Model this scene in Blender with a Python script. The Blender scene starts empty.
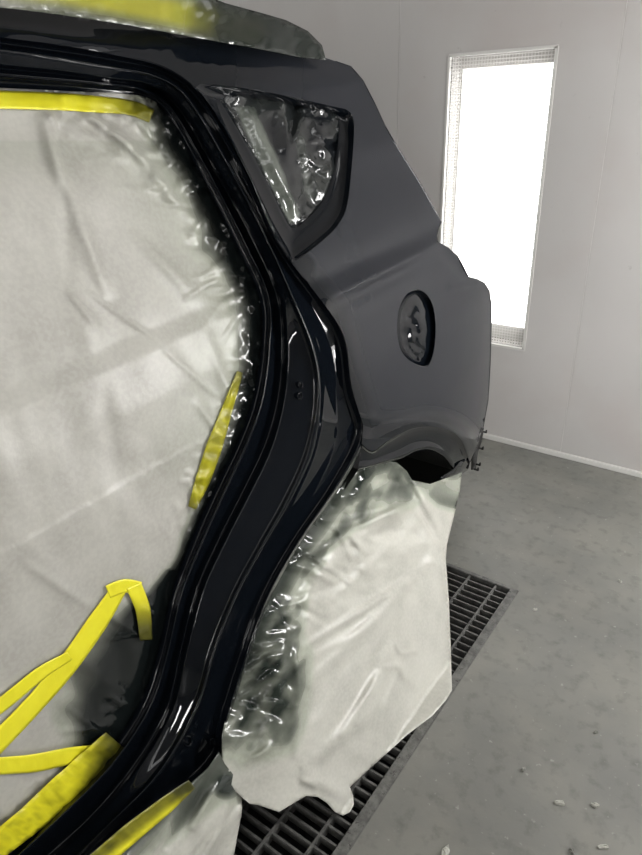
import bpy, bmesh, math, random
from mathutils import Vector, Matrix, noise
from mathutils.geometry import delaunay_2d_cdt
random.seed(7)
SC = bpy.context.scene
COL = SC.collection

# ------------------------------------------------------------------ camera
F, CX, CY, H = 642.0, 321.0, 427.5, 1.55
Dn = Vector((45, 1337, F)).normalized()
Yd = Vector((517, -325, F)); Yd = (Yd - Yd.dot(Dn) * Dn).normalized()
Zd = -Dn
Xd = Yd.cross(Zd)
cd = bpy.data.cameras.new('camera'); cam = bpy.data.objects.new('camera', cd); COL.objects.link(cam)
cd.sensor_fit = 'HORIZONTAL'; cd.sensor_width = 36.0; cd.lens = 36.0 * F / 642.0; cd.clip_start = 0.02
right = Vector((Xd.x, Yd.x, Zd.x)); down = Vector((Xd.y, Yd.y, Zd.y)); fwd = Vector((Xd.z, Yd.z, Zd.z))
M = Matrix((right, -down, -fwd)).transposed().to_4x4(); M.translation = Vector((0, 0, H))
cam.matrix_world = M
SC.camera = cam
SC.view_settings.view_transform = 'Standard'; SC.view_settings.look = 'None'
SC.view_settings.gamma = 1.0; SC.view_settings.use_curve_mapping = False
SC.view_settings.exposure = -0.14

# ------------------------------------------------------------------ world and booth lights
w = bpy.data.worlds.new('world'); SC.world = w; w.use_nodes = True
w.node_tree.nodes['Background'].inputs[0].default_value = (0.9, 0.95, 1, 1)
w.node_tree.nodes['Background'].inputs[1].default_value = 0.15
def area(name, loc, rot, sx, sy, power, col=(1, .99, .97)):
    l = bpy.data.lights.new(name, 'AREA'); l.shape = 'RECTANGLE'; l.size = sx; l.size_y = sy; l.energy = power; l.color = col
    o = bpy.data.objects.new(name, l); COL.objects.link(o); o.location = loc; o.rotation_euler = rot
    return o
R = math.radians
XR, XL, YF, YB, ZC = 0.95, -4.6, -4.2, 2.963, 2.85       # booth extents
# tubes behind the diffusers of the ceiling fixtures
for k in range(2):                                          # two tubes in every corner lamp
    area('ceiling_tube_right', (XR - .20 - .16 * k, -.5, ZC - .38 + .16 * k), (0, R(45), 0), .04, 6.0, 10)
    area('ceiling_tube_left', (XL + .20 + .16 * k, -0.6, ZC - .38 + .16 * k), (0, R(-45), 0), .04, 5.6, 17)

# ------------------------------------------------------------------ helpers
def tag(o, label=None, cat=None, group=None, kind=None):
    if label: o['label'] = label
    if cat: o['category'] = cat
    if group: o['group'] = group
    if kind: o['kind'] = kind
    return o
def empty(name, loc, label, cat, group=None):
    o = bpy.data.objects.new(name, None); COL.objects.link(o); o.location = loc
    o.empty_display_size = .1
    return tag(o, label, cat, group)
def link(name, me, mat, parent=None):
    o = bpy.data.objects.new(name, me); COL.objects.link(o)
    if mat and not me.materials: me.materials.append(mat)
    if parent:
        o.parent = parent
        q = Vector((0, 0, 0)); r = parent
        while r: q += r.location; r = r.parent
        o.location = -q                      # the meshes are written in world coordinates
    return o
def mesh(name, vs, fs, mat, parent=None, smooth=True, attrs=None):
    me = bpy.data.meshes.new(name); me.from_pydata([tuple(v) for v in vs], [], fs); me.update()
    if smooth:
        for p in me.polygons: p.use_smooth = True
    if attrs:
        for k, vals in attrs.items():
            a = me.attributes.new(k, 'FLOAT', 'POINT')
            a.data.foreach_set('value', vals)
    return link(name, me, mat, parent)
def box(name, a, b, mat, parent=None, bevel=0):
    bm = bmesh.new(); bmesh.ops.create_cube(bm, size=1)
    for v in bm.verts: v.co = Vector([(a[i] + b[i]) / 2 + v.co[i] * (b[i] - a[i]) for i in range(3)])
    if bevel: bmesh.ops.bevel(bm, geom=bm.edges[:], offset=bevel, segments=2, affect='EDGES')
    me = bpy.data.meshes.new(name); bm.to_mesh(me); bm.free()
    return link(name, me, mat, parent)
def ray(px, py):
    return right * (px - CX) + down * (py - CY) + fwd * F
def tab(t, x):
    if x <= t[0][0]: return t[0][1]
    for (a, b), (c, d) in zip(t, t[1:]):
        if x <= c:
            u = (x - a) / (c - a); u = u * u * (3 - 2 * u) * .35 + u * .65
            return b + (d - b) * u
    return t[-1][1]
TZ = [(-.1, -.80), (.3, -.775), (.55, -.752), (.8, -.745), (1.0, -.75), (1.14, -.762), (1.215, -.778), (1.25, -.80), (1.45, -.87), (1.6, -.93), (1.68, -.98), (1.78, -1.06), (1.9, -1.2)]
def S(y, z):                                  # outer skin of the car's left side
    zz = z - .05 * (y - 1.1) if z > 1.0 else z
    u = max(0., y - 1.55)
    return tab(TZ, zz) - .21 * u * u
def Sroof(y, z): return -.955 - .35 * max(0, z - 1.66) - .21 * max(0., y - 1.55) ** 2
def Swheel(y, z):
    z = max(z, 0)
    return -.80 + .215 * (1 - min(z, .66) / .66) ** 1.25
def Ssill(y, z):
    z = max(z, 0)
    return -.765 + .10 * max(0, 1 - z / .42) ** 1.2
def hit(px, py, off=0., surf=S, zmin=None):
    d = ray(px, py); X = -.8; best = None
    for i in range(26):
        t = X / d.x; y = t * d.y; z = H + t * d.z
        X = X * .45 + (surf(y, z) + off) * .55
    t = X / d.x
    if zmin is not None and H + t * d.z < zmin: t = (zmin - H) / d.z
    return Vector((t * d.x, t * d.y, H + t * d.z))
def cr(p0, p1, p2, p3, t):
    return [.5 * (2 * b + (c - a) * t + (2 * a - 5 * b + 4 * c - d) * t * t + (3 * b - a - 3 * c + d) * t ** 3) for a, b, c, d in zip(p0, p1, p2, p3)]
def spl(pts, n=4, closed=False):
    out = []; N = len(pts)
    for i in range(N if closed else N - 1):
        if closed: q = [pts[(i + k) % N] for k in (-1, 0, 1, 2)]
        else: q = [pts[max(0, i - 1)], pts[i], pts[i + 1], pts[min(N - 1, i + 2)]]
        for k in range(n): out.append(tuple(cr(*q, k / n)))
    if not closed: out.append(tuple(pts[-1]))
    return out
def inside(p, poly):
    x, y = p; c = False; j = len(poly) - 1
    for i in range(len(poly)):
        xi, yi = poly[i]; xj, yj = poly[j]
        if (yi > y) != (yj > y) and x < (xj - xi) * (y - yi) / (yj - yi) + xi: c = not c
        j = i
    return c
def dseg(p, a, b):
    ax, ay = a; bx, by = b; dx, dy = bx - ax, by - ay; L = dx * dx + dy * dy
    t = 0 if L == 0 else max(0, min(1, ((p[0] - ax) * dx + (p[1] - ay) * dy) / L))
    return math.hypot(p[0] - ax - t * dx, p[1] - ay - t * dy), t
def dline(p, line): return min(dseg(p, a, b)[0] for a, b in zip(line, line[1:]))
def dense(poly, step, closed=True):
    out = []; N = len(poly)
    for i in range(N if closed else N - 1):
        a = poly[i]; b = poly[(i + 1) % N]; L = math.hypot(b[0] - a[0], b[1] - a[1]); n = max(1, int(round(L / step)))
        for k in range(n): out.append((a[0] + (b[0] - a[0]) * k / n, a[1] + (b[1] - a[1]) * k / n))
    if not closed: out.append(tuple(poly[-1]))
    return out
def patch(name, outline, mat, parent=None, holes=(), step=5, surf=S, off=0., offf=None, attrs=None, zmin=None, thick=.002, extra=()):
    """a triangulated skin over surf, bounded by an outline that is cast onto it"""
    outline = dense(outline, step); holes = [dense(h, step * .7) for h in holes]
    vs = []; es = []
    def loop(l):
        n0 = len(vs); vs.extend(Vector(p) for p in l); es.extend((n0 + i, n0 + (i + 1) % len(l)) for i in range(len(l)))
    loop(outline)
    for h in holes: loop(h)
    xs = [p[0] for p in outline]; ys = [p[1] for p in outline]
    bl = [outline + outline[:1]] + [h + h[:1] for h in holes]
    allb = [p for l in bl for p in l]
    y = min(ys); row = 0
    cell = {}
    for p in allb: cell.setdefault((int(p[0] // step), int(p[1] // step)), []).append(p)
    while y < max(ys):
        x = min(xs) + (row % 2) * step / 2
        while x < max(xs):
            p = (x + random.uniform(-.1, .1) * step, y + random.uniform(-.1, .1) * step)
            if inside(p, outline) and not any(inside(p, h) for h in holes):
                ci, cj = int(x // step), int(y // step); ok = True
                for i in (-1, 0, 1):
                    for j in (-1, 0, 1):
                        for q in cell.get((ci + i, cj + j), ()):
                            if (q[0] - p[0]) ** 2 + (q[1] - p[1]) ** 2 < (step * .55) ** 2: ok = False
                if ok: vs.append(Vector(p))
            x += step
        y += step * .87; row += 1
    ov, oe, of, *_ = delaunay_2d_cdt(vs, es, [], 0, 1e-4)
    fs = []
    for f in of:
        c = sum((ov[i] for i in f), Vector((0, 0))) / len(f)
        if inside(c, outline) and not any(inside(c, h) for h in holes): fs.append(tuple(reversed(f)))
    P = []
    for v in ov:
        o = off + (offf(v.x, v.y) if offf else 0.)
        P.append(hit(v.x, v.y, o, surf, zmin))
    at = {k: [fn(v.x, v.y) for v in ov] for k, fn in (attrs or {}).items()}
    ob = mesh(name, P, fs, mat, parent, True, at)
    # make the skin face the booth (+X)
    me = ob.data
    if sum(p.normal.x * p.area for p in me.polygons) < 0: me.flip_normals()
    if thick:
        s = ob.modifiers.new('thickness', 'SOLIDIFY'); s.thickness = thick; s.offset = -1; s.use_rim = name != 'quarter_panel'
    return ob
def rings(name, loops, mat, parent=None, surf=S, closed=True, cap=False, zmin=None, flip=False):
    """skin through successive outlines, each (points, offset from the surface)"""
    vs = []; fs = []; n = len(loops[0][0])
    for pts, off in loops:
        for i, (x, y) in enumerate(pts): vs.append(hit(x, y, off[i] if isinstance(off, (list, tuple)) else off, surf, zmin))
    for k in range(len(loops) - 1):
        for i in range(n if closed else n - 1):
            j = (i + 1) % n
            f = (k * n + i, k * n + j, (k + 1) * n + j, (k + 1) * n + i)
            fs.append(f[::-1] if flip else f)
    if cap: fs.append(tuple(range((len(loops) - 1) * n, len(loops) * n)))
    return mesh(name, vs, fs, mat, parent)
def shrink(pts, k, c=None):
    if c is None: c = (sum(p[0] for p in pts) / len(pts), sum(p[1] for p in pts) / len(pts))
    return [(c[0] + (p[0] - c[0]) * k, c[1] + (p[1] - c[1]) * k) for p in pts]
def nz(x, y, s, seed=0): return noise.noise(Vector((x / s, y / s, seed * 7.3)))
def crumple(x, y, s, seed=0):                 # ridged folds, like stiff plastic film
    return 1 - 2 * abs(noise.noise(Vector((x / s, y / s, seed * 5.1)))) - .6 * abs(noise.noise(Vector((x / s * 2.3, y / s * 2.1, seed * 3.7 + 9))))
def _h(i, j, s): return math.sin(i * 127.1 + j * 311.7 + s * 74.7) * 43758.5453 % 1.0
def facet(x, y, s, seed=0):                   # flat facets meeting in sharp creases
    x, y = x / s + .7 * noise.noise(Vector((x / s / 1.6, y / s / 1.6, seed))), y / s + .7 * noise.noise(Vector((x / s / 1.6, y / s / 1.6, seed + 30)))
    i, j = math.floor(x), math.floor(y); u, v = x - i, y - j
    a, b, c, d = _h(i, j, seed), _h(i + 1, j, seed), _h(i, j + 1, seed), _h(i + 1, j + 1, seed)
    if (i + j) % 2: 
        return (a + (b - a) * u + (c - a) * v if u + v < 1 else d + (c - d) * (1 - u) + (b - d) * (1 - v)) - .5
    return (a + (b - a) * u + (d - b) * v if u > v else a + (d - c) * u + (c - a) * v) - .5
def fold(x, y, a, b, amp, wd):
    d, t = dseg((x, y), a, b); return amp * math.exp(-(d / wd) ** 2) * (math.sin(math.pi * min(1, max(0, t))) ** .5 if 0 < t < 1 else 0)
def folds(x, y, lst):
    o = 0.
    for a, b, am, wd in lst:
        m = wd * 2.4
        if min(a[0], b[0]) - m < x < max(a[0], b[0]) + m and min(a[1], b[1]) - m < y < max(a[1], b[1]) + m: o += fold(x, y, a, b, am, wd)
    return o
def random_folds(line, n, dirs, lens, amp, wd, seed):
    rn = random.Random(seed); out = []
    for i in range(n):
        k = rn.uniform(0, len(line) - 1.001); j = int(k); u = k - j
        a = (line[j][0] + (line[j + 1][0] - line[j][0]) * u, line[j][1] + (line[j + 1][1] - line[j][1]) * u)
        an = rn.uniform(*dirs); L = rn.uniform(*lens); st_ = rn.uniform(0, .3) * L
        a = (a[0] + math.cos(an) * st_, a[1] + math.sin(an) * st_)
        b = (a[0] + math.cos(an) * L, a[1] + math.sin(an) * L)
        out.append((a, b, amp * rn.uniform(.5, 1.2) * rn.choice((1, 1, -1)), wd * rn.uniform(.8, 1.5)))
    return out
def soft_in(p, poly, w_):
    if inside(p, poly): return 1.
    return 1 - sst(0, w_, dline(p, poly + poly[:1]))
def sst(a, b, x):
    if a > b: return 1 - sst(b, a, x)
    t = max(0., min(1., (x - a) / (b - a))); return t * t * (3 - 2 * t)

# ------------------------------------------------------------------ materials
def mat(name, col, rough=.5, metal=0, coat=0, spec=.5, coatr=.03):
    m = bpy.data.materials.new(name); m.use_nodes = True; b = m.node_tree.nodes['Principled BSDF']
    b.inputs['Base Color'].default_value = (*col, 1); b.inputs['Roughness'].default_value = rough
    b.inputs['Metallic'].default_value = metal; b.inputs['Coat Weight'].default_value = coat
    b.inputs['Coat Roughness'].default_value = coatr; b.inputs['Coat IOR'].default_value = 1.37; b.inputs['Specular IOR Level'].default_value = spec
    return m
class G:
    def __init__(s, m): s.m = m; s.n = m.node_tree.nodes; s.l = m.node_tree.links; s.b = s.n['Principled BSDF']
    def nd(s, t, **k):
        x = s.n.new(t)
        for a, v in k.items():
            if a.startswith('i_'): x.inputs[a[2:].replace('_', ' ')].default_value = v
            else: setattr(x, a, v)
        return x
    def pos(s, scale=(1, 1, 1)):
        g = s.nd('ShaderNodeNewGeometry'); mp = s.nd('ShaderNodeMapping'); mp.inputs['Scale'].default_value = scale
        s.l.new(g.outputs['Position'], mp.inputs[0]); return mp.outputs[0]
    def noise(s, sc, det=4, rough=.55, scale=(1, 1, 1)):
        x = s.nd('ShaderNodeTexNoise'); x.inputs['Scale'].default_value = sc; x.inputs['Detail'].default_value = det; x.inputs['Roughness'].default_value = rough
        s.l.new(s.pos(scale), x.inputs['Vector']); return x.outputs[0]
    def ramp(s, fac, stops):
        r = s.nd('ShaderNodeValToRGB'); e = r.color_ramp.elements
        while len(e) < len(stops): e.new(.5)
        for el, (p, c) in zip(e, stops):
            el.position = p; el.color = (*c, 1) if len(c) == 3 else c
        s.l.new(fac, r.inputs[0]); return r.outputs[0]
    def mix(s, fac, a, b, mode='MIX'):
        x = s.nd('ShaderNodeMix', data_type='RGBA', blend_type=mode)
        for i, v in ((0, fac), (6, a), (7, b)):
            if isinstance(v, (int, float)): x.inputs[i].default_value = v
            elif isinstance(v, tuple): x.inputs[i].default_value = (*v, 1)
            else: s.l.new(v, x.inputs[i])
        return x.outputs[2]
    def attr(s, name):
        a = s.nd('ShaderNodeAttribute', attribute_name=name); return a.outputs['Fac']
    def bump(s, h, st, dist=.002):
        b = s.nd('ShaderNodeBump'); b.inputs['Strength'].default_value = st; b.inputs['Distance'].default_value = dist
        s.l.new(h, b.inputs['Height']); s.l.new(b.outputs[0], s.b.inputs['Normal']); return b.outputs[0]
    def set(s, k, v): s.l.new(v, s.b.inputs[k])
def g3(v): return (v, v, v)

# wet black paint
m_gloss = mat('wet_black_paint', (.003, .0042, .0062), .3, 0, 1, .0, .02)
# dark grey base coat of the quarter, wet black where the clear has been laid
m_body = mat('dark_base_coat', (.05, .05, .053), .4)
g = G(m_body); wet = g.attr('wet')
g.set('Base Color', g.mix(wet, g.mix(g.noise(9, 3), (.010, .0115, .0155), (.015, .017, .022)), (.0035, .0048, .007)))
g.set('Roughness', g.ramp(wet, [(0, g3(.27)), (1, g3(.3))]))
g.b.inputs['Coat IOR'].default_value = 1.37; g.set('Coat Weight', wet)
g.set('Specular IOR Level', g.ramp(wet, [(0, g3(.26)), (1, g3(0))]))
g.bump(g.noise(900, 2), .06, .0003)
m_black = mat('matt_black', (.006, .006, .006), .7)
m_under = mat('dark_wheel_well', (.006, .007, .006), .7, spec=.2)
m_rub = mat('tyre_rubber', (.015, .015, .015), .75)
m_alu = mat('wheel_metal', (.35, .35, .36), .35, 1)
# masking plastic: matt side clouded by overspray
def film(name, base, base2, rough=.42, dark=(.006, .008, .008), bscale=90, bst=.25):
    m = mat(name, base, rough); g = G(m)
    sp = g.attr('spray'); ye = g.attr('yellow')
    c = g.mix(g.ramp(g.noise(10.640, 3.800, 0.456), [(.35, g3(0)), (.65, g3(1))]), base, base2)
    c = g.mix(g.ramp(g.noise(121.600, 2.280, 0.456), [(.4, g3(0)), (.62, g3(.22))]), c, tuple(min(1, v * 1.25) for v in base2))
    c = g.mix(ye, c, (.36, .34, .012))
    c = g.mix(g.ramp(sp, [(0, g3(0)), (.14, g3(1))]), c, (.90, .95, .88), 'MULTIPLY')
    mid = g.ramp(sp, [(0, g3(0)), (.25, g3(.22)), (.6, g3(.72)), (1, g3(1))])
    c = g.mix(mid, c, dark)
    g.set('Base Color', c); g.set('Roughness', g.ramp(sp, [(0, g3(rough)), (.5, g3(.25)), (1, g3(.10))]))
    g.bump(g.noise(bscale, 4, .6), bst, .0012)
    return m
m_film = film('masking_film', (.332, .324, .292), (.392, .384, .348))
m_filmw = film('wheel_film', (.39, .385, .345), (.455, .45, .405), .38, (.016, .022, .018), 40, .12)
m_filmr = film('roof_film', (.13, .13, .11), (.21, .21, .18), .3, (.010, .014, .012), 40, .2)
m_clear = film('quarter_glass_film', (.05, .055, .05), (.15, .155, .145), .10, (.004, .005, .007), 60, .2)
m_tape = mat('yellow_tape', (0.608, 0.547, 0.015), .42); g = G(m_tape); sp = g.attr('spray')
c = g.mix(g.noise(30, 4), (.66, .60, .010), (.80, .75, .035))
g.set('Base Color', g.mix(g.ramp(sp, [(0, g3(0)), (.5, g3(.6)), (1, g3(.97))]), c, (.02, .022, .004)))
g.bump(g.noise(120, 3, .6, (1, 1, .3)), .3, .001)
# booth
m_wall = mat('booth_wall', (0.471, 0.456, 0.433), .45); g = G(m_wall)
c = g.mix(g.ramp(g.noise(0.988, 3.800, 0.456), [(.35, g3(0)), (.7, g3(1))]), (0.418, 0.407, 0.395), (0.479, 0.465, 0.452))
c = g.mix(g.ramp(g.noise(2.356, 4.560, 0.494), [(.5, g3(0)), (.75, g3(.5))]), c, (0.395, 0.346, 0.327))
c = g.mix(g.ramp(g.noise(19.760, 3.800, 0.532), [(.71, g3(0)), (.78, g3(.35))]), c, (0.228, 0.198, 0.182))
g.set('Base Color', c); g.bump(g.noise(60, 3), .05, .001)
m_cavity = mat('lamp_box_enamel', (0.228, 0.220, 0.209), .6)
m_white = mat('white_enamel', (0.562, 0.555, 0.532), .35)
m_floor = mat('worn_grey_concrete', (0.106, 0.106, 0.099), .5); g = G(m_floor)
c = g.mix(g.ramp(g.noise(1.672, 4.560, 0.471), [(.3, g3(0)), (.72, g3(1))]), (0.129, 0.131, 0.120), (0.201, 0.200, 0.182))
c = g.mix(g.ramp(g.noise(4.180, 6.080, 0.532), [(.42, g3(0)), (.62, g3(.35))]), c, (0.236, 0.228, 0.198))
c = g.mix(g.ramp(g.noise(22.800, 6.080, 0.570), [(.52, g3(0)), (.72, g3(.55))]), c, (0.084, 0.084, 0.076))
c = g.mix(g.ramp(g.noise(53.200, 3.800, 0.532), [(.66, g3(0)), (.72, g3(.5))]), c, (0.319, 0.319, 0.296))
g.set('Base Color', c)
g.set('Roughness', g.ramp(g.noise(5.320, 4.560, 0.532), [(.3, g3(.34)), (.7, g3(.62))]))
g.bump(g.noise(18.240, 6.080, 0.532), .35, .004)
m_steel = mat('painted_grate_steel', (.12, .12, .115), .5, .3); g = G(m_steel)
g.set('Base Color', g.mix(g.ramp(g.noise(40, 5, .7), [(.35, g3(0)), (.65, g3(1))]), (.075, .075, .072), (.17, .17, .16)))
m_frame = mat('worn_frame_steel', (.14, .14, .13), .5, .2); g = G(m_frame)
c = g.mix(g.ramp(g.noise(35, 6, .7), [(.4, g3(0)), (.6, g3(1))]), (.09, .09, .085), (.16, .16, .15))
c = g.mix(g.ramp(g.noise(55, 5, .8), [(.58, g3(0)), (.64, g3(1))]), c, (.035, .03, .028)); g.set('Base Color', c)
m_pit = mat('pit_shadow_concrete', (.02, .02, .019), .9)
def emit(name, col, st):
    m = bpy.data.materials.new(name); m.use_nodes = True; n = m.node_tree.nodes; n.clear()
    e = n.new('ShaderNodeEmission'); o = n.new('ShaderNodeOutputMaterial'); e.inputs[0].default_value = (*col, 1); e.inputs[1].default_value = st
    m.node_tree.links.new(e.outputs[0], o.inputs[0]); return m
m_lamp = emit('lit_diffuser', (1, .99, .97), 6.0)
m_lamp3 = emit('lit_side_diffuser', (1, .99, .975), 16.0)
m_tube = emit('lit_tube', (1, .99, .975), 130)
m_lamp2 = emit('lit_ceiling_diffuser', (1, .985, .96), 1.6)
# ribbed prismatic cover of the wall lamp: clear cells between frosted ribs
m_cover = bpy.data.materials.new('prismatic_cover'); m_cover.use_nodes = True
g = G(m_cover); n = g.n; l = g.l
gp = g.pos((1, 1, 1)); sp_ = g.nd('ShaderNodeSeparateXYZ'); l.new(gp, sp_.inputs[0])
def saw(o, per, wd):
    a = g.nd('ShaderNodeMath', operation='DIVIDE'); l.new(o, a.inputs[0]); a.inputs[1].default_value = per
    b = g.nd('ShaderNodeMath', operation='FRACT'); l.new(a.outputs[0], b.inputs[0])
    c = g.nd('ShaderNodeMath', operation='LESS_THAN'); l.new(b.outputs[0], c.inputs[0]); c.inputs[1].default_value = wd; return c.outputs[0]
mx = g.nd('ShaderNodeMath', operation='MAXIMUM'); l.new(saw(sp_.outputs[0], .0135, .3), mx.inputs[0]); l.new(saw(sp_.outputs[2], .0135, .3), mx.inputs[1])
sc_ = g.nd('ShaderNodeMath', operation='MULTIPLY_ADD'); l.new(mx.outputs[0], sc_.inputs[0]); sc_.inputs[1].default_value = .34; sc_.inputs[2].default_value = .06
tr = g.nd('ShaderNodeBsdfTransparent'); tl = g.nd('ShaderNodeBsdfTranslucent'); tl.inputs[0].default_value = (.8, .79, .76, 1)
df = g.nd('ShaderNodeBsdfDiffuse'); df.inputs[0].default_value = (.75, .73, .70, 1)
ms = g.nd('ShaderNodeMixShader'); ms.inputs[0].default_value = .5; l.new(tl.outputs[0], ms.inputs[1]); l.new(df.outputs[0], ms.inputs[2])
ms2 = g.nd('ShaderNodeMixShader'); l.new(sc_.outputs[0], ms2.inputs[0]); l.new(tr.outputs[0], ms2.inputs[1]); l.new(ms.outputs[0], ms2.inputs[2])
l.new(ms2.outputs[0], n['Material Output'].inputs[0])

# ------------------------------------------------------------------ booth shell
GX0, GX1, GY0, GY1 = -1.335, -.53, -2.4, 1.868                 # the pit under the grating
fl = bmesh.new()
def q(bm, pts): bm.faces.new([bm.verts.new(p) for p in pts])
for (a, b, c, d) in ((XL, GX0, YF, YB + .05), (GX1, XR, YF, YB + .05), (GX0, GX1, YF, GY0), (GX0, GX1, GY1, YB + .05)):
    q(fl, [(a, c, 0), (b, c, 0), (b, d, 0), (a, d, 0)])
me = bpy.data.meshes.new('floor'); fl.to_mesh(me); fl.free(); floor = link('floor', me, m_floor); tag(floor, kind='structure')
pit = bmesh.new(); zp = -.32
q(pit, [(GX0, GY0, zp), (GX1, GY0, zp), (GX1, GY1, zp), (GX0, GY1, zp)])
q(pit, [(GX0, GY0, 0), (GX0, GY1, 0), (GX0, GY1, zp), (GX0, GY0, zp)]); q(pit, [(GX1, GY0, 0), (GX1, GY1, 0), (GX1, GY1, zp), (GX1, GY0, zp)])
q(pit, [(GX0, GY1, 0), (GX1, GY1, 0), (GX1, GY1, zp), (GX0, GY1, zp)]); q(pit, [(GX0, GY0, 0), (GX1, GY0, 0), (GX1, GY0, zp), (GX0, GY0, zp)])
me = bpy.data.meshes.new('floor_pit'); pit.to_mesh(me); pit.free(); link('floor_pit', me, m_pit, floor)

WX0, WX1, WZ0, WZ1 = -1.43, -.957, .513, 1.784                 # lamp opening in the back wall
wb = empty('wall_back', (-1.8, YB, 0), None, None); wb['kind'] = 'structure'
seams = [XL, -3.60, -2.64, -1.68, -.72, .24, XR]
for a, b in zip(seams, seams[1:]):
    a += .0012; b -= .0012
    y0, y1 = YB, YB + .04
    if a < WX0 < b:
        bm = bmesh.new()
        X4 = [a, WX0, WX1, b]; Z4 = [0, WZ0, WZ1, ZC]
        for i in range(3):
            for k in range(3):
                if i == 1 and k == 1: continue
                q(bm, [(X4[i], y0, Z4[k]), (X4[i + 1], y0, Z4[k]), (X4[i + 1], y0, Z4[k + 1]), (X4[i], y0, Z4[k + 1])])
        bmesh.ops.remove_doubles(bm, verts=bm.verts, dist=1e-5)
        r = bmesh.ops.extrude_face_region(bm, geom=bm.faces[:])
        for v in r['geom']:
            if isinstance(v, bmesh.types.BMVert): v.co.y = y1
        bmesh.ops.recalc_face_normals(bm, faces=bm.faces)
        me = bpy.data.meshes.new('wall_panel'); bm.to_mesh(me); bm.free(); link('wall_panel', me, m_wall, wb)
    else:
        box('wall_panel', (a, y0, 0), (b, y1, ZC), m_wall, wb, .0015)
for x in seams[1:-1]: box('seam_strip', (x - .0016, YB + .0012, .026), (x + .0016, YB + .01, ZC), m_white, wb)
box('wall_backing', (XL, YB + .2, 0), (XR, YB + .22, ZC), m_white, wb)
def wall(name, a, b, m=m_wall): return tag(box(name, a, b, m), kind='structure')
wall('wall_right', (XR, YF, 0), (XR + .05, YB + .22, ZC)); wall('wall_left', (XL - .05, YF, 0), (XL, YB + .22, ZC))
wall('wall_front', (XL, YF - .05, 0), (XR, YF, ZC)); wall('ceiling', (XL, YF, ZC), (XR, YB + .22, ZC + .05))
bb = box('baseboard_back', (XL, YB - .018, 0), (XR, YB, .026), m_white, None, .003); tag(bb, kind='structure')

# recessed wall lamp
wn = empty('window_1', (WX0, YB, WZ0), None, None); wn['kind'] = 'structure'
dp = .13
bm = bmesh.new()
for pts in ([(WX0, YB, WZ0), (WX0, YB + dp, WZ0), (WX0, YB + dp, WZ1), (WX0, YB, WZ1)], [(WX1, YB, WZ0), (WX1, YB + dp, WZ0), (WX1, YB + dp, WZ1), (WX1, YB, WZ1)],
            [(WX0, YB, WZ0), (WX1, YB, WZ0), (WX1, YB + dp, WZ0), (WX0, YB + dp, WZ0)], [(WX0, YB, WZ1), (WX1, YB, WZ1), (WX1, YB + dp, WZ1), (WX0, YB + dp, WZ1)]): q(bm, pts)
me = bpy.data.meshes.new('lamp_box'); bm.to_mesh(me); bm.free(); link('lamp_box', me, m_cavity, wn)
box('lit_panel', (WX0 + .014, YB + dp - .006, WZ0 + .07), (WX1 - .03, YB + dp - .001, WZ1 - .05), m_lamp, wn)
box('lamp_back', (WX0, YB + dp, WZ0), (WX1, YB + dp + .002, WZ1), m_cavity, wn)
box('ribbed_cover', (WX0 + .006, YB + .012, WZ0 + .006), (WX1 - .006, YB + .0125, WZ1 - .006), m_cover, wn)
for nm, a, b in (('frame_rail', (WX0, YB - .003, WZ0 - .006), (WX1, YB + .015, WZ0 + .006)), ('frame_rail', (WX0, YB - .003, WZ1 - .006), (WX1, YB + .015, WZ1 + .006)),
                 ('frame_rail', (WX0 - .004, YB - .003, WZ0), (WX0 + .006, YB + .015, WZ1)), ('frame_rail', (WX1 - .010, YB - .003, WZ0), (WX1 + .004, YB + .015, WZ1))):
    box(nm, a, b, m_white, wn)

# lamps along the ceiling corners and on the right wall
def corner_lamp(x, sgn, y0, y1, lab):
    t = empty('ceiling_lamp', (x, (y0 + y1) / 2, ZC - .25), lab, 'ceiling lamp')
    for k in range(2):
        a = y0 + (y1 - y0) * k / 2 + .05; b = y0 + (y1 - y0) * (k + 1) / 2 - .05
        cs = [(x, ZC - .50), (x - sgn * .50, ZC), (x - sgn * .50 + sgn * .08, ZC), (x, ZC - .42)]
        vs = [(c0, yy, c1 ) for yy in (a, b) for c0, c1 in cs]
        mesh('lamp_housing', vs, [(0, 1, 5, 4), (1, 2, 6, 5), (2, 3, 7, 6), (3, 0, 4, 7), (0, 3, 2, 1), (4, 5, 6, 7)], m_white, t, False)
        o = sgn * .012
        cs = [(x - o - sgn * .06, ZC - .44 - .012), (x - o - sgn * .44, ZC - .06 - .012)]
        mesh('lamp_diffuser', [(c0, yy, c1) for yy in (a + .06, b - .06) for c0, c1 in cs], [(0, 1, 3, 2)], m_lamp2, t, False)
corner_lamp(XR, 1, -3.6, 2.7, 'long white corner lamp on the ceiling edge above the right wall')
corner_lamp(XL, -1, -3.6, 2.6, 'long white corner lamp on the ceiling edge beyond the car roof')
for i, y in enumerate((-2.3, 2.1)):
    t = empty('window_%d' % (i + 2), (XR, y, .6), None, None); t['kind'] = 'structure'
    box('lamp_frame', (XR - .02, y - .27, .48), (XR, y + .27, 1.90), m_white, t, .004)
    box('lit_panel', (XR - .024, y - .21, .56), (XR - .02, y + .21, 1.82), m_lamp3, t)
    for k in (-.1, .1): box('lamp_tube', (XR - .05, y + k - .016, .60), (XR - .026, y + k + .016, 1.78), m_tube, t, .006)

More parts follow.
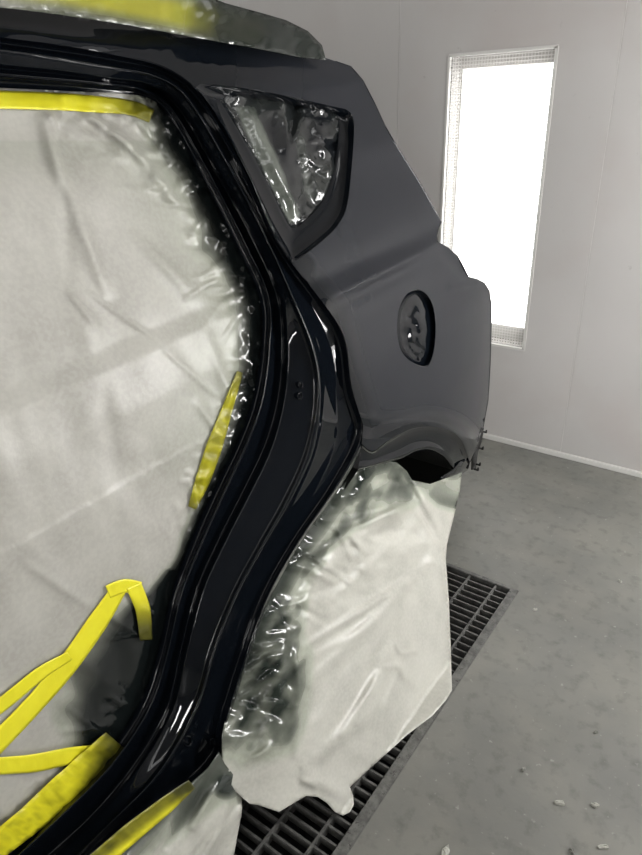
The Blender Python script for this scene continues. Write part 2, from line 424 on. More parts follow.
# ------------------------------------------------------------------ floor grating
gr = empty('floor_grate', (-.93, 0, 0), 'dark steel bar grating over the pit in the grey floor beside the wheel', 'grate')
def fr(a, b): return box('grate_frame', a, b, m_frame, gr, .002)
fr((GX1 - .025, GY0, -.035), (GX1 + .004, GY1, .005)); fr((GX0 - .004, GY0, -.035), (GX0 + .025, GY1, .004))
fr((GX0 + .025, GY1 - .012, -.035), (GX1 - .025, GY1 + .006, .005)); fr((GX0 + .025, GY0 - .006, -.035), (GX1 - .025, GY0 + .012, .005))
y = GY1 - .034; src = None
while y > GY0 + .03:
    if src is None: o = box('cross_bar', (GX0 + .025, y - .0028, -.030), (GX1 - .029, y + .0028, -.004), m_steel, gr); src = o; y0 = y
    else: o = src.copy(); COL.objects.link(o); o.location = src.location + Vector((0, y - y0, 0))
    y -= .0307
src = None; x = -.607; x0 = x
while x > GX0 + .04:
    if src is None: o = box('bearing_bar', (x - .003, GY0 + .012, -.032), (x + .003, GY1 - .012, -.001), m_steel, gr); src = o
    else: o = src.copy(); COL.objects.link(o); o.location = src.location + Vector((x - x0, 0, 0))
    x -= .101

# ------------------------------------------------------------------ the car
car = empty('car', (-1.72, 1.0, 0), 'black SUV body shell with bare door opening and freshly sprayed rear quarter', 'car')
# lines of the door opening, station by station, in photograph coordinates
A = [(-60, 84), (0, 87), (60, 90), (110, 93), (145, 97), (166, 113), (205, 182), (236, 245), (260, 298), (262, 345), (254, 395), (239, 440), (216, 487), (194, 535), (173, 592), (158, 655), (140, 705), (105, 757), (55, 805), (-5, 860), (-60, 905)]
B = [(-60, 70), (0, 75), (60, 80), (110, 85), (142, 90), (172, 109), (214, 182), (246, 245), (269, 298), (269, 350), (262, 400), (247, 442), (225, 490), (203, 540), (182, 592), (167, 655), (150, 707), (114, 762), (66, 812), (6, 867), (-50, 914)]
C = [(-60, 60), (0, 67), (60, 73), (110, 80), (147, 86), (179, 107), (222, 180), (256, 243), (279, 298), (284, 350), (280, 400), (267, 447), (245, 493), (221, 540), (198, 592), (182, 655), (168, 712), (132, 772), (87, 824), (27, 877), (-28, 922)]
D = [(-60, 46), (0, 53), (60, 61), (110, 69), (155, 77), (188, 100), (231, 172), (264, 235), (291, 296), (312, 350), (318, 395), (309, 450), (288, 499), (262, 545), (234, 597), (213, 650), (196, 705), (160, 770), (110, 822), (50, 880), (-10, 930)]
E_ = [(-60, 28), (0, 37), (60, 45), (110, 54), (165, 68), (205, 100), (245, 170), (276, 240), (318, 296), (344, 336), (352, 388), (365, 430), (340, 482), (300, 540), (268, 597), (246, 658), (228, 715), (214, 762), (150, 812), (95, 856), (30, 908)]
prof = [('A', 0, -.090), ('A', .5, -.088), ('A', .85, -.067), ('B', .0, -.062), ('B', .14, -.064), ('B', .5, -.080), ('B', .88, -.082), ('C', 0, -.070), ('C', .10, -.052), ('C', .5, -.036), ('C', .9, -.021), ('D', 0, -.010), ('D', .07, -.009), ('D', .15, -.017), ('D', .5, -.028), ('D', .82, -.021), ('D', .96, -.002), ('E', 0, 0.0)]
seg = {'A': (A, B), 'B': (B, C), 'C': (C, D), 'D': (D, E_), 'E': (E_, E_)}
SUB = 5
lines = []
for k, fr_, off in prof:
    a, b = seg[k]
    pts = []
    for si, (p, r) in enumerate(zip(a, b)):
        f2 = fr_
        if k == 'D' and fr_ in (.07, .15): f2 += .22 * (1 - sst(2, 5, si))
        pts.append((p[0] + (r[0] - p[0]) * f2, p[1] + (r[1] - p[1]) * f2))
    if (k, fr_) == ('D', .07): off = -.0078
    tops = [.55 if k in 'BC' else 1.] * 4 + [.75 if k in 'BC' else 1.] + [1.] * 16
    lines.append((spl([(p[0], p[1], off * t_) for p, t_ in zip(pts, tops)], SUB), off))
def rounded(pts, R_=2.4):                            # flat bands joined by small round edges
    out = [pts[0]]
    for a, b, c in zip(pts, pts[1:], pts[2:]):
        la = math.hypot(b[0] - a[0], b[1] - a[1]) + 1e-6; lc = math.hypot(c[0] - b[0], c[1] - b[1]) + 1e-6
        ra = min(.48, R_ / la); rc = min(.48, R_ / lc)
        p = [b[k] + (a[k] - b[k]) * ra for k in range(3)]; q_ = [b[k] + (c[k] - b[k]) * rc for k in range(3)]
        for t in (0, .25, .5, .75, 1): out.append(tuple((1 - t) ** 2 * p[k] + 2 * t * (1 - t) * b[k] + t * t * q_[k] for k in range(3)))
    out.append(pts[-1]); return out
nst = len(lines[0][0]); vs = []
# refine across the profile too, so that the ridges are round
fine = []
rows = [pts for pts, off in lines]
for i in range(nst):
    colm = [r[i] for r in rows]
    fine.append(rounded(colm, 2.4 + 2.0 * (1 - sst(20, 40, i))))
m_ = len(fine[0])
vs = [hit(p[0], p[1], p[2]) for c in fine for p in c]
fs = [(i * m_ + j, i * m_ + j + 1, (i + 1) * m_ + j + 1, (i + 1) * m_ + j) for i in range(nst - 1) for j in range(m_ - 1)]
jamb = mesh('door_jamb', vs, fs, m_gloss, car); jamb.data.flip_normals() if sum(p.normal.x * p.area for p in jamb.data.polygons) < 0 else None
tag(jamb, 'wet gloss black door jamb with long pressed ridges')
s = jamb.modifiers.new('thickness', 'SOLIDIFY'); s.thickness = .002; s.offset = -1; s.use_rim = False
# folded edge of the dog-leg above the wheel and along the sill
Elow = spl(E_, SUB)[SUB * 11:]
rings('jamb_return', [(Elow, 0.), ([(x + 2, y + 1.5) for x, y in Elow], -.004), ([(x + 2.5, y + 2) for x, y in Elow], -.03), ([(x + 1, y + 1) for x, y in Elow], -.06)], m_gloss, car, closed=False)
Aflange = spl(A, SUB)
rings('inner_flange', [(Aflange, -.090), ([(x + 1, y - 1) for x, y in Aflange], -.115), ([(x + 2, y - 2) for x, y in Aflange], -.14)], m_gloss, car, closed=False)

# window, fuel pocket and arch outlines
WIN = [(200, 84), (262, 91), (331, 106), (347, 110), (353, 118), (354, 134), (351, 175), (347, 206), (340, 222), (328, 236), (297, 260), (287, 256), (266, 218), (240, 164), (219, 127), (203, 100)]
WINS = spl(WIN, 3, True)
FUEL = spl([(415, 289.5), (406, 295), (399, 309), (397, 326), (398, 340), (402, 352), (410, 361), (419, 366), (427, 367), (432, 358), (435, 343), (435.5, 322), (432, 303), (424, 292)], 3, True)
ARCH = spl([(362, 444), (372, 451), (384, 443), (400, 433.5), (414, 428), (430, 426.5), (444, 429), (455, 434), (463, 443), (468, 457)], 4)
Eq = spl(E_[9:12], SUB)
roofedge = [(-60, -2), (0, 7), (60, 14), (120, 23), (180, 34), (240, 45), (300, 56), (326, 58)]
redge = [(335, 61), (350, 66), (362, 80), (374, 103), (384, 125), (398, 149), (420, 184), (441, 222), (438, 228), (436, 236), (437, 242), (448, 248), (457, 256), (463, 267), (468, 277), (476, 279), (484, 283), (489, 291), (491, 305), (491, 330), (490, 365), (488, 400), (483, 428), (477, 446), (470, 462)]
left = spl(E_[8:12], SUB)                      # (318,296) .. (365,430)
up = spl(E_[:9], SUB)
wet_line = [(150, 60), (230, 105), (290, 262), (330, 310), (352, 388), (366, 432), (420, 430)]
outline = roofedge + redge + list(reversed(ARCH)) + list(reversed(left[:-1])) + list(reversed(up))[1:]
def wet(x, y):
    d = dline((x, y), wet_line); v = 1 - sst(2, 26, d)
    if x < 235: v = 1
    v = max(v, 1 - sst(12, 20, dline((x, y), [(200, 84), (219, 127), (240, 164), (266, 218), (287, 256), (300, 268)])))
    v = max(v, (1 - sst(210, 330, x)) * (1 - sst(90, 130, y)))
    v = max(v, .75 * (1 - sst(6, 26, dline((x, y), ARCH))))
    return v
def creases(x, y):                             # soft shoulder line and pressed lines in the roof side
    o = 0
    o += fold(x, y, (322, 303), (440, 243), .006, 3)
    o -= fold(x, y, (330, 310), (440, 256), .004, 6)
    o += fold(x, y, (-60, 20), (150, 50), .004, 6)
    o += fold(x, y, (446, 287), (487, 281), .007, 2.5) - fold(x, y, (440, 250), (466, 276), .004, 5)
    o += .004 * (1 - sst(8, 16, dline((x, y), ARCH)))
    return o
patch('quarter_panel', outline, m_body, car, [WINS, FUEL], 4, S, 0, creases, {'wet': wet})
# edge flange that turns the panel into the tailgate and roof openings
def turn(pts, steps, nm, m):
    loops = [([p for p in pts], 0.)]
    vs = []; fs = []; n_ = len(pts)
    P0 = [hit(x, y) for x, y in pts]
    for dx, dy, dz in steps:
        vs += [p + Vector((dx, dy, dz)) for p in P0]
    for k in range(len(steps) - 1):
        for i in range(n_ - 1): fs.append((k * n_ + i, k * n_ + i + 1, (k + 1) * n_ + i + 1, (k + 1) * n_ + i))
    return mesh(nm, vs, fs, m, car)
turn(dense(redge, 5, False), [(0, 0, 0), (.0015, .003, 0), (0, .006, 0), (-.006, .008, 0), (-.02, .008, 0), (-.05, .008, 0), (-.06, -.02, 0), (-.14, -.03, 0)], 'rear_flange', m_gloss)
# window recess
cw = (288, 165)
WI1 = shrink(WINS, .965, cw); WI2 = shrink(WINS, .90, cw); 
GL = spl([(228, 97), (262, 99), (300, 106), (328, 111), (336, 117), (337, 135), (334, 163), (326, 190), (317, 207), (305, 219), (294, 227), (286, 217), (268, 180), (245, 138), (232, 114), (226, 102)], 3, True)
rings('window_recess', [(WINS, 0), (WI1, -.006), (WI2, -.022), ([(a[0] * .35 + b[0] * .65, a[1] * .35 + b[1] * .65) for a, b in zip(WI2, GL)], -.026), ([(a[0] * .1 + b[0] * .9, a[1] * .1 + b[1] * .9) for a, b in zip(WI2, GL)], -.028), (GL, -.034), (shrink(GL, .96), -.045)], m_gloss, car)
# fuel pocket dish
cf = (417, 328)
rings('fuel_pocket', [(FUEL, 0), (shrink(FUEL, .96, cf), -.003), (shrink(FUEL, .90, cf), -.012), (shrink(FUEL, .84, cf), -.028), (shrink(FUEL, .5, cf), -.033), (shrink(FUEL, .05, cf), -.033)], m_gloss, car, cap=True)
# wheel arch lip and well
AO = ARCH
AI = spl([(358, 470), (372, 466), (390, 461), (404, 457), (414, 452), (424, 449.5), (433, 450.5), (442, 455), (448, 461), (453, 470)], 4)
def lerp(P, Q, t): return [(a[0] + (b[0] - a[0]) * t, a[1] + (b[1] - a[1]) * t) for a, b in zip(P, Q)]
rings('wheel_arch_lip', [(AO, 0), (lerp(AO, AI, .1), -.008), (lerp(AO, AI, .25), -.012), (lerp(AO, AI, .8), -.016), (lerp(AO, AI, .9), -.012), (lerp(AO, AI, 1.), -.016), (lerp(AO, AI, 1.05), -.05), (lerp(AO, AI, 1.0), -.09)], m_gloss, car, closed=False)
patch('arch_tail', [(468, 457), (470, 462), (468, 470), (462, 474), (452, 479), (447, 486), (440, 478), (453, 470), (460, 462)], m_gloss, car, (), 4, S, -.010)
P0 = [hit(x, y, -.03) for x, y in AI]
P0 = [Vector((P0[0].x, P0[0].y - .25, .22)), Vector((P0[0].x, P0[0].y - .12, .48))] + P0 + [Vector((P0[-1].x, P0[-1].y + .03, .50)), Vector((P0[-1].x, P0[-1].y + .04, .22))]
n_ = len(P0); vs = []; fs = []
P0[0].x -= .14; P0[1].x -= .12
for dx in (0, -.12, -.30, -.36): vs += [p + Vector((dx, 0, 0)) for p in P0]
for k in range(3):
    for i in range(n_ - 1): fs.append((k * n_ + i, k * n_ + i + 1, (k + 1) * n_ + i + 1, (k + 1) * n_ + i))
fs.append(tuple(range(3 * n_, 4 * n_)))
mesh('wheel_well', vs, fs, m_under, car)
# rear wheel under its cover
wy, wz, wx = 1.28, .335, -.94
def lathe(name, prof, m, parent, seg_=48):
    vs = []; fs = []; k = len(prof)
    for i in range(seg_):
        a = 2 * math.pi * i / seg_
        for x, r in prof: vs.append((wx + x, wy + r * math.cos(a), wz + r * math.sin(a)))
    for i in range(seg_):
        for j in range(k - 1): fs.append((i * k + j, i * k + j + 1, ((i + 1) % seg_) * k + j + 1, ((i + 1) % seg_) * k + j))
    return mesh(name, vs, fs, m, parent)
rear = lathe('wheel_rim', [(.085, .215), (.06, .20), (.03, .19), (.03, .08), (.05, .05), (.05, .001)], m_alu, car)
lathe('tyre', [(.08, .215), (.095, .25), (.098, .29), (.085, .322), (.06, .333), (-.06, .333), (-.09, .32), (-.1, .27), (-.09, .21)], m_rub, rear if False else car)
# bumper bracket with its three clips
br = patch('bumper_bracket', [(481, 427), (484, 428), (482, 441), (478, 452), (476, 469), (472.5, 470), (473, 455), (477, 443)], m_black, car, (), 3, S, .0, thick=.006)
P = [hit(x, y, .0) for x, y in ((482.5, 431.5), (479, 448), (476, 464), (474, 469))]
for p in P:
    d = right * .016 + down * .001
    for ang in (0,):
        o = box('clip', tuple(p + Vector((-.001, -.004, -.003))), tuple(p + Vector((.021, .004, .003))), m_black, br, .001)
        box('clip', tuple(p + Vector((.015, -.004, -.003))), tuple(p + Vector((.021, .004, .012))), m_black, br, .001)
# roof, tailgate and far side of the shell
vs = []; fs = []
prof2 = [(0, 7, 0.), (0, 7, 0.)]
ys = [-.2, .2, .6, 1.0, 1.4]
for y in ys:
    for x, z in ((-1.03, 1.70), (-1.10, 1.735), (-1.3, 1.76), (-1.72, 1.775), (-2.14, 1.76), (-2.36, 1.735), (-2.48, 1.66), (-2.62, 1.28), (-2.68, 1.0), (-2.68, .4)):
        vs.append((x, y, z - max(0, y - 1.0) * .1))
k = 10
for i in range(len(ys) - 1):
    for j in range(k - 1): fs.append((i * k + j, i * k + j + 1, (i + 1) * k + j + 1, (i + 1) * k + j))
mesh('roof', vs, fs, m_gloss, car)
vs = []; fs = []
for z, yb in ((1.62, 1.42), (1.30, 1.80), (1.2, 2.0), (1.0, 2.05), (.85, 2.05), (.74, 2.03)):
    for x in (-1.10, -1.3, -1.72, -2.1, -2.45): vs.append((x, yb - abs(x + 1.72) * .08, z))
for i in range(5):
    for j in range(4): fs.append((i * 5 + j, i * 5 + j + 1, (i + 1) * 5 + j + 1, (i + 1) * 5 + j))
mesh('tailgate', vs, fs, m_body, car)
box('underbody', (-2.6, -.3, .36), (-1.0, .66, .42), m_under, car)
# small pressed holes in the jamb
for x, y, rr in ((300.5, 385, 2.2), (300, 396, 2.6), (188, 741, 4), (213, 742, 3)):
    lp = [(x + rr * math.cos(a * math.pi / 6), y + 1.25 * rr * math.sin(a * math.pi / 6)) for a in range(12)]
    o0 = -.0345 if y < 500 else -.019
    rings('drain_hole', [(shrink(lp, 1.3), o0 + .000), (lp, o0 + .004), (shrink(lp, .8), o0 - .004), (shrink(lp, .1), o0 - .006)], m_gloss, car)

# ------------------------------------------------------------------ masking film over the door opening
As = spl(A, SUB)
inset = [(x + (1.5 if x > 0 and y < 480 else 1), y - 1) for x, y in As]
sheet = [(-60, 84)] + [p for p in inset if p[0] > -58] + [(-60, 903)]
sheet_o = spl(A, 3)[1:-1] + [(-80, 900), (-80, 90)]
Aw = [(0, 14), (165, 30), (250, 34), (300, 26), (380, 16), (450, 10), (540, 10), (590, 26), (640, 60), (700, 52), (745, 34), (800, 8), (900, 6)]
Wd = [(0, 4), (90, 6), (110, 30), (180, 26), (250, 34), (300, 30), (370, 26), (480, 12), (560, 10), (592, 24), (620, 58), (665, 74), (705, 60), (745, 30), (800, 7), (900, 6)]
def spray_door(x, y):
    if y < 110 and x < 125: return 0.
    d = dline((x, y), A); wdt = tab(Wd, y) * (1 + (.35 if y < 560 else .14) * nz(x, y, 22, 3))
    v = max(1 - sst(wdt * (.25 if y < 570 else .68), wdt * 1.3, d), .10 * (1 - sst(20, 110, d)) * (1 - sst(420, 520, y)))
    if y < 140: v *= sst(125, 170, x + 10 * nz(x, y, 9, 5))
    return v
tz = Vector((0, 0, 0))
DF = random_folds(A[4:9], 26, (2.2, 3.7), (18, 60), .0060, 2.2, 5) + random_folds(A[9:13], 14, (2.3, 3.6), (15, 40), .006, 2.2, 6) + random_folds(A[14:19], 12, (2.6, 4.0), (20, 60), .004, 2.4, 9)
DF += [((40, 112), (77, 215), .011, 7), ((77, 210), (109, 300), .009, 7), ((88, 114), (150, 165), .010, 4), ((45, 112), (60, 128), .008, 3), ((52, 120), (66, 136), -.006, 3), ((130, 230), (190, 290), .006, 5), ((66, 290), (100, 330), .006, 3)]
def off_door(x, y):
    d = dline((x, y), A)
    o = -.004 + .012 * sst(0, 120, d)
    o += .006 * nz(x, y, 90, 1) + .0022 * nz(x * 1.3 - y * .45, y * .45, 34, 2) * sst(0, 30, d) + .0012 * facet(x, y, 30, 8)
    cr_ = crumple(x, y * .6, 17, 4)
    near = 1 - sst(8, 42, d)
    if x > 125 and y < 540: o += (.003 * cr_ + .016 * facet(x, y * .8, 11, 4) + .008 * facet(x, y, 5, 14)) * near
    if 90 < y < 190 and x > 60: o += (.004 * crumple(x * .7, y * 1.1, 22, 8) + .010 * facet(x - y * .5, y * .8, 12, 9)) * (1 - sst(40, 90, dline((x, y), [(110, 95), (160, 110), (190, 170)])))
    for a, b, am, wd in (((88, 292), (125, 318), .005, 2.2), ((120, 315), (165, 345), .005, 2.2), ((160, 345), (216, 396), .005, 2.2), ((95, 105), (205, 235), .007, 5), ((62, 104), (70, 300), -.004, 7), ((50, 112), (58, 138), .005, 3), ((120, 110), (232, 300), .005, 7), ((130, 112), (165, 150), .008, 3.5), ((100, 112), (128, 122), .006, 3), ((112, 132), (160, 158), .007, 3), ((160, 180), (222, 262), -.005, 5), ((40, 200), (120, 420), .003, 12), ((100, 350), (120, 520), -.003, 9), ((205, 330), (240, 420), .005, 6), ((195, 400), (225, 440), .005, 4), ((30, 100), (150, 175), .004, 5), ((45, 115), (60, 190), .004, 6), ((60, 110), (105, 420), .004, 16), ((150, 175), (205, 230), .004, 8), ((170, 330), (225, 420), -.004, 10),
                         ((20, 560), (95, 610), .0035, 5), ((0, 520), (80, 600), .003, 12), ((195, 270), (236, 262), .006, 4), ((190, 285), (240, 281), .006, 3), ((140, 250), (236, 330), .003, 9), ((60, 640), (110, 690), .003, 8), ((100, 480), (180, 560), .003, 12)):
        o += fold(x, y, a, b, am, wd)
    o += folds(x, y, DF)
    if y > 700: o += .003 * crumple(x, y, 12, 6) * (1 - sst(0, 60, d))
    return o
door = patch('masking_sheet', sheet_o, m_film, None, (), 3.0, S, -.092, off_door, {'spray': spray_door, 'yellow': lambda x, y: 0.}, None, .0008)
tag(door, 'large pale translucent masking film filling the rear door opening', 'masking film')
def strip(name, pts, wds, parent, off=-.085, base=None, spray=None, surf=S, mt=None, cr_amp=0., zmin=None, tw=None):
    c = spl(pts, 10); n_ = len(c); W = []
    for i in range(n_):
        t = i / (n_ - 1) * (len(wds) - 1); k = min(int(t), len(wds) - 2); W.append(wds[k] + (wds[k + 1] - wds[k]) * (t - k))
    vs = []; fs = []; sp = []; K = 6
    for i, (x, y) in enumerate(c):
        a = c[max(0, i - 1)]; b = c[min(n_ - 1, i + 1)]; tx, ty = b[0] - a[0], b[1] - a[1]; L = math.hypot(tx, ty) or 1
        for k in range(K + 1):
            s_ = (k / K - .5) * W[i]; X = x - ty / L * s_; Y = y + tx / L * s_
            o = off + (base(X, Y) if base else 0) + cr_amp * (crumple(X, Y, 9, 2) + 1.5 * facet(X, Y, 7, 3))
            vs.append(hit(X, Y, o, surf, zmin)); sp.append(spray(X, Y) if spray else 0.)
    for i in range(n_ - 1):
        for k in range(K): fs.append((i * (K + 1) + k, i * (K + 1) + k + 1, (i + 1) * (K + 1) + k + 1, (i + 1) * (K + 1) + k))
    ob = mesh(name, vs, fs, mt or m_tape, parent, True, {'spray': sp})
    me = ob.data
    if sum(p.normal.x * p.area for p in me.polygons) < 0: me.flip_normals()
    s = ob.modifiers.new('thickness', 'SOLIDIFY'); s.thickness = .0006; s.offset = -1
    return ob
dk = lambda f_: (lambda x, y: f_ * spray_door(x, y))
TS = [([(-70, 97), (0, 99.5), (60, 101.5), (100, 104.5), (130, 107.5), (152, 116)], [18, 18, 17, 15, 14], lambda x, y: sst(80, 150, x) * .8 + .12 * abs(nz(x, y, 18, 4))),
      ([(240, 372), (227, 410), (215, 445), (203, 480), (192, 508)], [6, 11, 16, 15, 8], lambda x, y: .38 + .5 * abs(nz(x, y, 14, 4)) + .35 * sst(400, 372, y) + .3 * sst(490, 508, y)),
      ([(120, 588), (98, 622), (70, 662), (38, 700), (0, 740), (-60, 800)], [14, 20, 20, 19, 20, 22], None),
      ([(108, 592), (125, 586), (141, 588)], [13, 14, 12], None),
      ([(134, 586), (143, 610), (146, 640)], [16, 15, 12], lambda x, y: sst(592, 632, y) * .95),
      ([(70, 656), (40, 674), (0, 706), (-60, 748)], [9, 13, 14, 16], None),
      ([(100, 752), (70, 756), (35, 763), (0, 766), (-60, 770)], [14, 17, 18, 17, 18], lambda x, y: sst(75, 115, x) * .5),
      ([(116, 741), (92, 768), (62, 793), (30, 820), (-5, 848), (-60, 892)], [26, 36, 33, 28, 26, 28], lambda x, y: min(1, .5 * abs(nz(x, y, 9, 8)) + sst(84, 108, x + .4 * (y - 750)) * .85))]
for i, (pts, wd, spf) in enumerate(TS):
    strip('yellow_tape_strip', pts, wd, door, -.0885 + .0006 * i + (.004 if i == 7 else 0), off_door, spf, cr_amp=.0035 if i == 7 else .0007)

# masking over the quarter window and the fuel pocket
def off_q(x, y):
    o = .030 * facet(x * 1.2, y * .6, 22, 11) + .004 * facet(x, y, 8, 3)
    o += sst(290, 305, x) * (.014 * facet(x, y, 9, 12) + .005 * facet(x, y, 4, 2))
    o += fold(x, y, (245, 103), (300, 222), .010, 7) - fold(x, y, (285, 110), (305, 200), .008, 9)
    return o
def spray_q(x, y):
    d = dline((x, y), [(245, 106), (262, 146), (276, 178), (290, 214)]); br_ = (1 - sst(6, 11, d + 3 * facet(x, y, 14, 2))) * sst(102, 112, y)
    d2 = dline((x, y), [(300, 140), (305, 170), (310, 195)]); b2 = .35 * (1 - sst(2, 6, d2 + 3 * facet(x, y, 9, 4)))
    v = .88 + .3 * facet(x, y * .6, 18, 6)
    return max(0, min(1, v * (1 - .85 * br_) * (1 - b2)))
wf = patch('window_masking_film', shrink(GL, 1.03), m_clear, None, (), 2.6, S, -.030, off_q, {'spray': spray_q, 'yellow': lambda x, y: 0.}, None, .0006)
tag(wf, 'crumpled dark overspray film covering the small quarter window', 'masking film')
ff = patch('fuel_masking_film', shrink(FUEL, .93, cf), m_gloss, None, (), 1.8, S, -.012, lambda x, y: -.008 + .008 * (x - 416) / 19 + (.006 * facet(x * 1.1 - y * .3, y, 9, 21) + .004 * facet(x, y, 4, 5)) * sst(0, 1, (430 - x) / 12) * sst(300, 318, y), {'spray': lambda x, y: 1., 'yellow': lambda x, y: 0.}, None, .0006)
tag(ff, 'glossy black wrinkled film pushed into the oval fuel filler pocket', 'masking film')

# roof masking
RM = [(-60, -2), (0, 7), (60, 14.5), (120, 23.5), (180, 34.5), (240, 45.5), (300, 57), (326, 60), (322, 45), (308, 31), (286, 20), (262, 13), (225, 3), (200, -8), (150, -30), (-60, -50)]
def sp_r(x, y):
    v = sst(165, 225, x + 8 * nz(x, y, 20, 3)) * .97
    v = max(v, .35 * (1 - sst(0, 16, dline((x, y), roofedge))) * sst(0, 80, x))
    return v
def ye_r(x, y):
    # yellow tape seen through the film
    d = dline((x, y), [(-60, -28), (60, -10), (120, 2), (180, 14), (250, 30)])
    return (1 - sst(5, 22, d)) * .85
rm = patch('roof_masking_film', RM, m_filmr, None, (), 4.5, Sroof, .0, lambda x, y: .012 * nz(x, y, 40, 5) + .004 * crumple(x, y, 16, 9) + .004, {'spray': sp_r, 'yellow': ye_r}, None, .001)
tag(rm, 'yellow and grey masking film wrapped along the roof rail', 'masking film')

# wheel cover
WC = [(368, 462), (380, 461), (396, 462), (406, 470), (412, 480), (430, 484), (447, 478), (462, 472), (460, 490), (455, 512), (447, 545), (446, 560), (449, 600), (451, 650), (452, 690), (446, 700), (432, 716), (408, 734), (386, 754), (365, 773), (350, 787), (353, 795), (354, 804), (350, 812), (343, 815.5), (335, 812), (327, 803), (318, 797), (306, 796), (279, 812), (258, 805), (250, 804), (236, 792), (222, 770), (222, 735), (232, 690), (250, 640), (270, 590), (300, 536), (336, 492), (356, 472)]
Z1 = [(336, 486), (362, 470), (405, 470), (411, 498), (380, 508), (350, 522), (322, 545), (300, 585), (292, 648), (262, 640), (272, 590), (300, 540)]
Z2 = [(264, 606), (292, 655), (290, 700), (283, 738), (240, 752), (215, 740), (232, 660)]
def sp_w(x, y):
    st = nz(x * .9 + y * .5, y * .25 - x * .15, 9, 7); fa = facet(x * .8 + y * .3, y * .8 - x * .1, 15, 31); fb = facet(x + y * .3, y * .7, 7, 12)
    v = soft_in((x, y), Z1, 14) * max(0, .56 + .85 * fa + .45 * fb + .3 * st)
    v = max(v, soft_in((x, y), Z2, 26) * max(.1, .82 + .35 * fa + .35 * fb + .4 * st))
    v = max(v, .95 * (1 - sst(5, 28, dline((x, y), E_[11:16]))) * (1 - sst(670, 750, y)))
    v = max(v, .85 * (1 - sst(2, 18, dline((x, y), AI))))
    v = max(v, .9 * soft_in((x, y), [(402, 468), (412, 482), (445, 482), (462, 474), (456, 505), (440, 500)], 10) * (.7 + fa))
    if y > 700: v *= 1 - .75 * sst(715, 768, y)
    return max(0, min(1, v))
WF = random_folds(E_[11:17], 34, (-.7, .7), (22, 65), .0065, 2.4, 15) + random_folds([(262, 640), (290, 650), (288, 700), (280, 750)], 14, (2.4, 3.6), (20, 50), .005, 2.6, 19)
WF += [((411, 503), (347, 532), .016, 4), ((347, 532), (300, 560), .012, 5), ((345, 530), (368, 555), .010, 3), ((335, 525), (352, 560), .010, 3), ((311, 643), (411, 579), .010, 4), ((305, 687), (434, 559), .009, 6), ((339, 738), (375, 679), .009, 4), ((355, 726), (379, 671), .009, 4), ((395, 640), (402, 655), .008, 3), ((402, 655), (418, 650), .008, 3),
       ((385, 668), (400, 664), .008, 3), ((400, 664), (405, 680), .008, 3), ((296, 640), (300, 705), .010, 4), ((300, 700), (295, 760), .010, 4), ((240, 620), (310, 600), .008, 3), ((414, 505), (443, 552), .012, 3), ((443, 552), (449, 600), .008, 4), ((330, 600), (420, 520), .006, 5), ((300, 780), (318, 786), .010, 4)]
def off_w(x, y):
    o = .012 * nz(x, y, 70, 1)
    up_ = (1 - sst(540, 640, y))
    o += .006 * crumple(x * .8 + y * .25, y, 34, 31) * (.3 + .7 * up_) + (.020 * facet(x * .8 + y * .3, y, 26, 31) + .008 * facet(x, y, 12, 7)) * up_ * (1 - sst(410, 440, x)) + .008 * facet(x * .6 + y * .25, y * .35, 26, 5)
    o += folds(x, y, WF)
    if y > 600: o -= .05 * sst(0, 70, 297 - x) * sst(600, 660, y)
    dE = dline((x, y), E_[11:17])
    o += (.004 * crumple(x * .6 - y * .3, y * .8 + x * .3, 15, 33) + .016 * facet(x * .5 + y * .5, y * .6 - x * .2, 15, 35)) * (1 - sst(20, 80, dE))
    for a, b, am, wd in (((352, 540), (420, 500), .014, 6), ((345, 548), (300, 600), .010, 7), ((352, 540), (372, 580), .008, 6), ((414, 500), (452, 600), .010, 9), ((345, 690), (400, 590), .006, 7), ((360, 740), (392, 640), .007, 6), ((375, 745), (405, 650), .006, 5), ((395, 665), (420, 690), .006, 6), ((300, 770), (385, 700), .008, 7), ((330, 690), (300, 780), .007, 8), ((425, 560), (445, 690), .006, 10), ((285, 640), (262, 760), .010, 8), ((400, 470), (450, 560), -.012, 6), ((414, 482), (446, 548), .010, 4),
                         ((282, 672), (400, 610), .005, 5), ((350, 800), (300, 770), .012, 8)):
        o += fold(x, y, a, b, am, wd)
    return o
wc = patch('wheel_cover_film', WC, m_filmw, None, (), 2.5, Swheel, .0, off_w, {'spray': sp_w, 'yellow': lambda x, y: 0.}, .006, .0008)
tag(wc, 'whitish plastic masking film draped over the rear wheel down to the grating', 'masking film')
# sill cover
SCV = [(219, 752), (225, 764), (236, 778), (242, 792), (242, 812), (237, 838), (231, 872), (220, 930), (-20, 960), (20, 920), (85, 868), (120, 842), (158, 810), (190, 784), (208, 768)]
EL = [(219, 756), (190, 779), (150, 812), (95, 856), (30, 908)]
def sp_s(x, y):
    d = dline((x, y), EL); v = (1 - sst(14, 50, d + 30 * facet(x * .8 + y * .6, (y * .8 - x * .6) * .22, 11, 3))) * .85
    v = max(v, 1 - sst(8, 22, math.hypot(x - 226, y - 784)))
    return min(1, v)
def off_s(x, y):
    o = .006 * crumple(x * .9 + y * .5, y * .25, 18, 41) + .012 * facet(x * .8 + y * .6, (y * .8 - x * .6) * .22, 11, 3)
    for a, b, am, wd in (((226, 770), (190, 830), .012, 6), ((234, 790), (205, 860), .012, 6), ((205, 790), (165, 850), -.010, 7), ((180, 812), (120, 870), .008, 6)): o += fold(x, y, a, b, am, wd)
    return o
sv = patch('sill_masking_film', SCV, m_filmw, None, (), 2.5, Ssill, .0, off_s, {'spray': sp_s, 'yellow': lambda x, y: 0.}, .006, .0008)
tag(sv, 'small white masking film hanging from the door sill in front of the wheel', 'masking film')
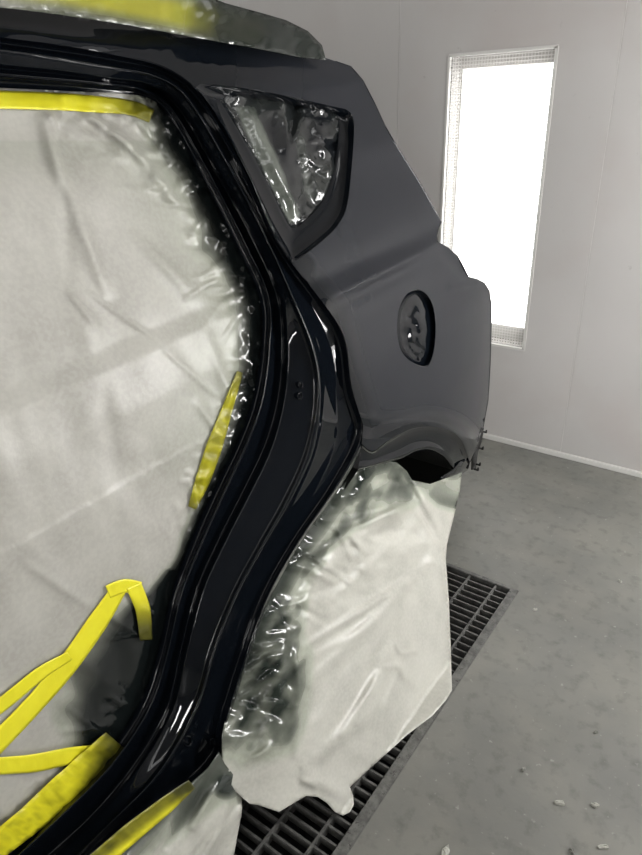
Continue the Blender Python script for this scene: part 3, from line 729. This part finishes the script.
strip('yellow_tape_strip', [(192, 784), (165, 806), (130, 834), (100, 860), (40, 912)], [10, 17, 20, 20, 22], sv, .018, None, lambda x, y: min(1, .7 * (1 - sst(3, 13, dline((x, y), EL))) + .6 * sst(165, 192, x) + .3 * abs(nz(x, y, 10, 5))), Ssill, cr_amp=.002)

# ------------------------------------------------------------------ scraps on the floor
m_scrap = mat('torn_paper', (.38, .38, .34), .7); m_scrap2 = mat('dried_paint', (.20, .20, .18), .6)
def fl_pt(px, py): d = ray(px, py); t = -H / d.z; return Vector((t * d.x, t * d.y, 0))
SCR = [(560, 804, .010, 'pale torn paper scrap left of its twin on the bare floor', m_scrap), (595, 806, .009, 'pale curled paper scrap right of its twin on the bare floor', m_scrap),
       (603, 848, .009, 'rounded paper scrap nearest the bottom right of the floor', m_scrap), (596, 733, .006, 'tiny grey flake alone in the middle right of the floor', m_scrap2),
       (523, 770, .007, 'grey flake lying between the grate and the torn scraps', m_scrap2), (535, 610, .006, 'tiny white speck on the floor near the far grate corner', m_scrap),
       (446, 852, .014, 'flat pale smear of paper beside the grate at the picture foot', m_scrap), (572, 852, .008, 'pale flake at the picture foot left of the rounded scrap', m_scrap2),
       (620, 582, .007, 'small white chip on the floor far right', m_scrap)]
for i, (px, py, r, lab, mt) in enumerate(SCR):
    p = fl_pt(px, py); rnd = random.Random(i); n_ = 9; vs = []; fs = []
    R1 = [rnd.uniform(.6, 1.15) for _ in range(n_)]; A0 = rnd.uniform(0, 6)
    for lay, (k, z) in enumerate(((1, .0006), (.95, .0030), (.5, .0045))):
        for j in range(n_):
            a = 2 * math.pi * j / n_; x = math.cos(a) * r * R1[j] * k * 1.35; y = math.sin(a) * r * R1[j] * k * .7
            vs.append((p.x + x * math.cos(A0) - y * math.sin(A0), p.y + x * math.sin(A0) + y * math.cos(A0), z + (rnd.uniform(0, .005) if lay else 0)))
    for lay in range(2):
        for j in range(n_): fs.append((lay * n_ + j, lay * n_ + (j + 1) % n_, (lay + 1) * n_ + (j + 1) % n_, (lay + 1) * n_ + j))
    fs.append(tuple(range(2 * n_, 3 * n_)))
    me = bpy.data.meshes.new('floor_scrap'); me.from_pydata([(v[0] - p.x, v[1] - p.y, v[2]) for v in vs], [], fs)
    o = link('floor_scrap', me, mt); o.location = p; tag(o, lab, 'scrap', 'scraps on the floor')
